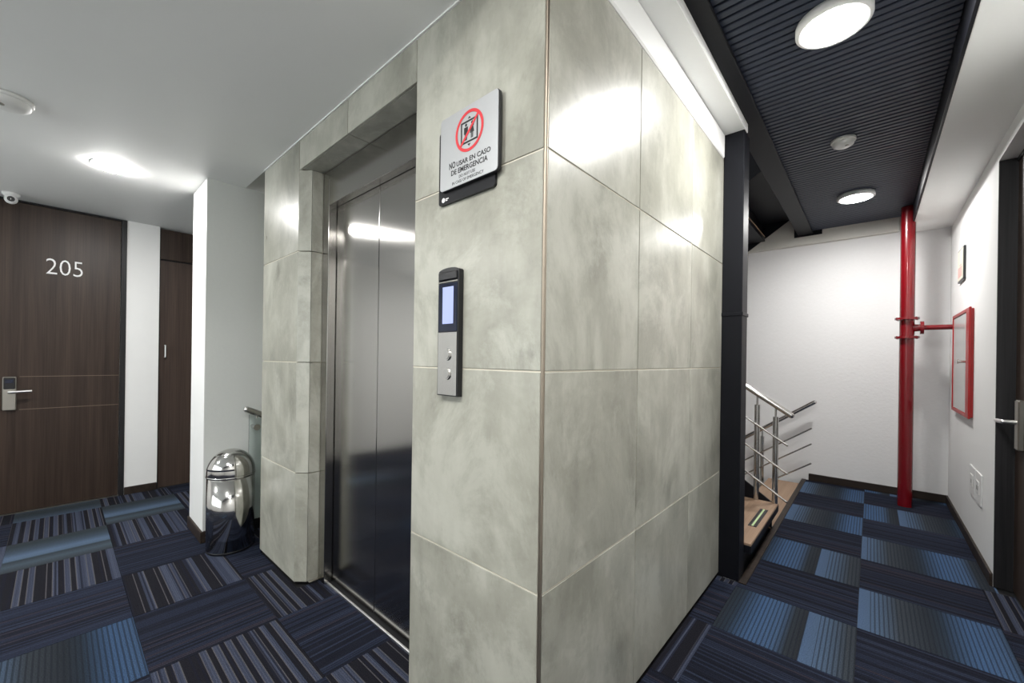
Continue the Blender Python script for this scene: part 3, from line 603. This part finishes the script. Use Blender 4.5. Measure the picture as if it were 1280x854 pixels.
# ================================================================ fire riser pipe, cabinet
px_, py_ = 0.226, 4.958
rp = thing('fire_riser_pipe', 'glossy red vertical fire pipe with flanged branch near end wall', 'pipe', (px_, py_, 0))
MB().tube((px_, py_, 0.0), (px_, py_, 2.624), 0.049, 32).build('riser', 'red', rp)
for z in (1.478, 1.642):
    f_ = MB().tube((px_, py_, z - 0.009), (px_, py_, z + 0.009), 0.080, 36).build('flange', 'red', rp)
    for k in range(8):
        t = 2 * PI * k / 8 + 0.2; MB().tube((px_ + 0.066 * math.cos(t), py_ + 0.066 * math.sin(t), z - 0.0135), (px_ + 0.066 * math.cos(t), py_ + 0.066 * math.sin(t), z + 0.0135), 0.006, 6).build('bolt', 'red', f_)
zb = 1.560
MB().tube((px_ + 0.03, py_, zb), (0.318, py_, zb), 0.034, 24, 0.028).build('tee_branch', 'red', rp)
MB().tube((0.306, py_, zb), (0.330, py_, zb), 0.056, 28).build('branch_flange', 'red', rp)
MB().tube((0.330, py_, zb), (XR + 0.01, py_, zb), 0.0215, 20).build('branch_pipe', 'red', rp)
hc = thing('fire_hose_cabinet', 'red framed fire hose cabinet with white glass door', 'cabinet', (XR, 4.4, 0.89))
cy0, cy1, cz0, cz1, cxf = 4.16, 4.93, 0.872, 1.645, 0.499
bx('box', 'redframe', hc, cxf + 0.006, XR - 0.0005, cy0 + 0.01, cy1 - 0.01, cz0 + 0.01, cz1 - 0.01)
fr_ = MB(); fwid = 0.085
for a in ((cy0, cy0 + 0.124, cz0, cz1), (cy1 - 0.022, cy1, cz0, cz1), (cy0 + 0.124, cy1 - 0.022, cz0, cz0 + 0.026), (cy0 + 0.124, cy1 - 0.022, cz1 - 0.026, cz1)): fr_.bevbox(cxf - 0.004, cxf + 0.008, *a)
fr_.build('frame', 'redframe', hc)
gd = bb('glass_door', 'cabglass', hc, cxf + 0.001, cxf + 0.006, cy0 + 0.126, cy1 - 0.024, cz0 + 0.028, cz1 - 0.028, b=0.001)
MB().tube((cxf + 0.002, cy0 + 0.15, 1.268), (cxf - 0.034, cy0 + 0.15, 1.268), 0.010, 14).tube((cxf - 0.034, cy0 + 0.15, 1.268), (cxf - 0.042, cy0 + 0.15, 1.268), 0.016, 14).build('latch_knob', 'chrome', gd)
# framed notice
nt_ = thing('framed_notice', 'small framed notice above the hose cabinet', 'notice', (XR, 4.65, 1.89))
bb('frame', 'black', nt_, XR - 0.014, XR - 0.0003, 4.520, 4.785, 1.890, 2.145, b=0.002)
pr = bx('print_sheet', 'print', nt_, XR - 0.0155, XR - 0.0141, 4.540, 4.775, 1.905, 2.135)
bx('print_patch', 'pink', pr, XR - 0.0162, XR - 0.0156, 4.575, 4.755, 1.925, 2.005); bx('print_patch', 'pink', pr, XR - 0.0162, XR - 0.0156, 4.60, 4.69, 2.012, 2.022)
# wall plates
for k, (y0, y1) in enumerate(((3.812, 4.005), (4.022, 4.215))):
    t = thing('wall_plate', ('white data plate on corridor wall, farther from the dark door', 'white socket plate on corridor wall, next to the dark door')[1 - k], 'socket', (XR, (y0 + y1) / 2, 0.36))
    bb('plate', 'white', t, XR - 0.007, XR - 0.0003, y0, y1, 0.360, 0.560, b=0.004)
    ym = (y0 + y1) / 2
    ins = bb('insert', 'offwhite', t, XR - 0.0105, XR - 0.0068, ym - 0.05, ym + 0.05, 0.425, 0.505, b=0.003)
    for dy in ((-0.018, 0.018) if k == 0 else (0.0,)): bx('slot', 'black', ins, XR - 0.0112, XR - 0.0104, ym + dy - 0.006, ym + dy + 0.006, 0.448, 0.474)
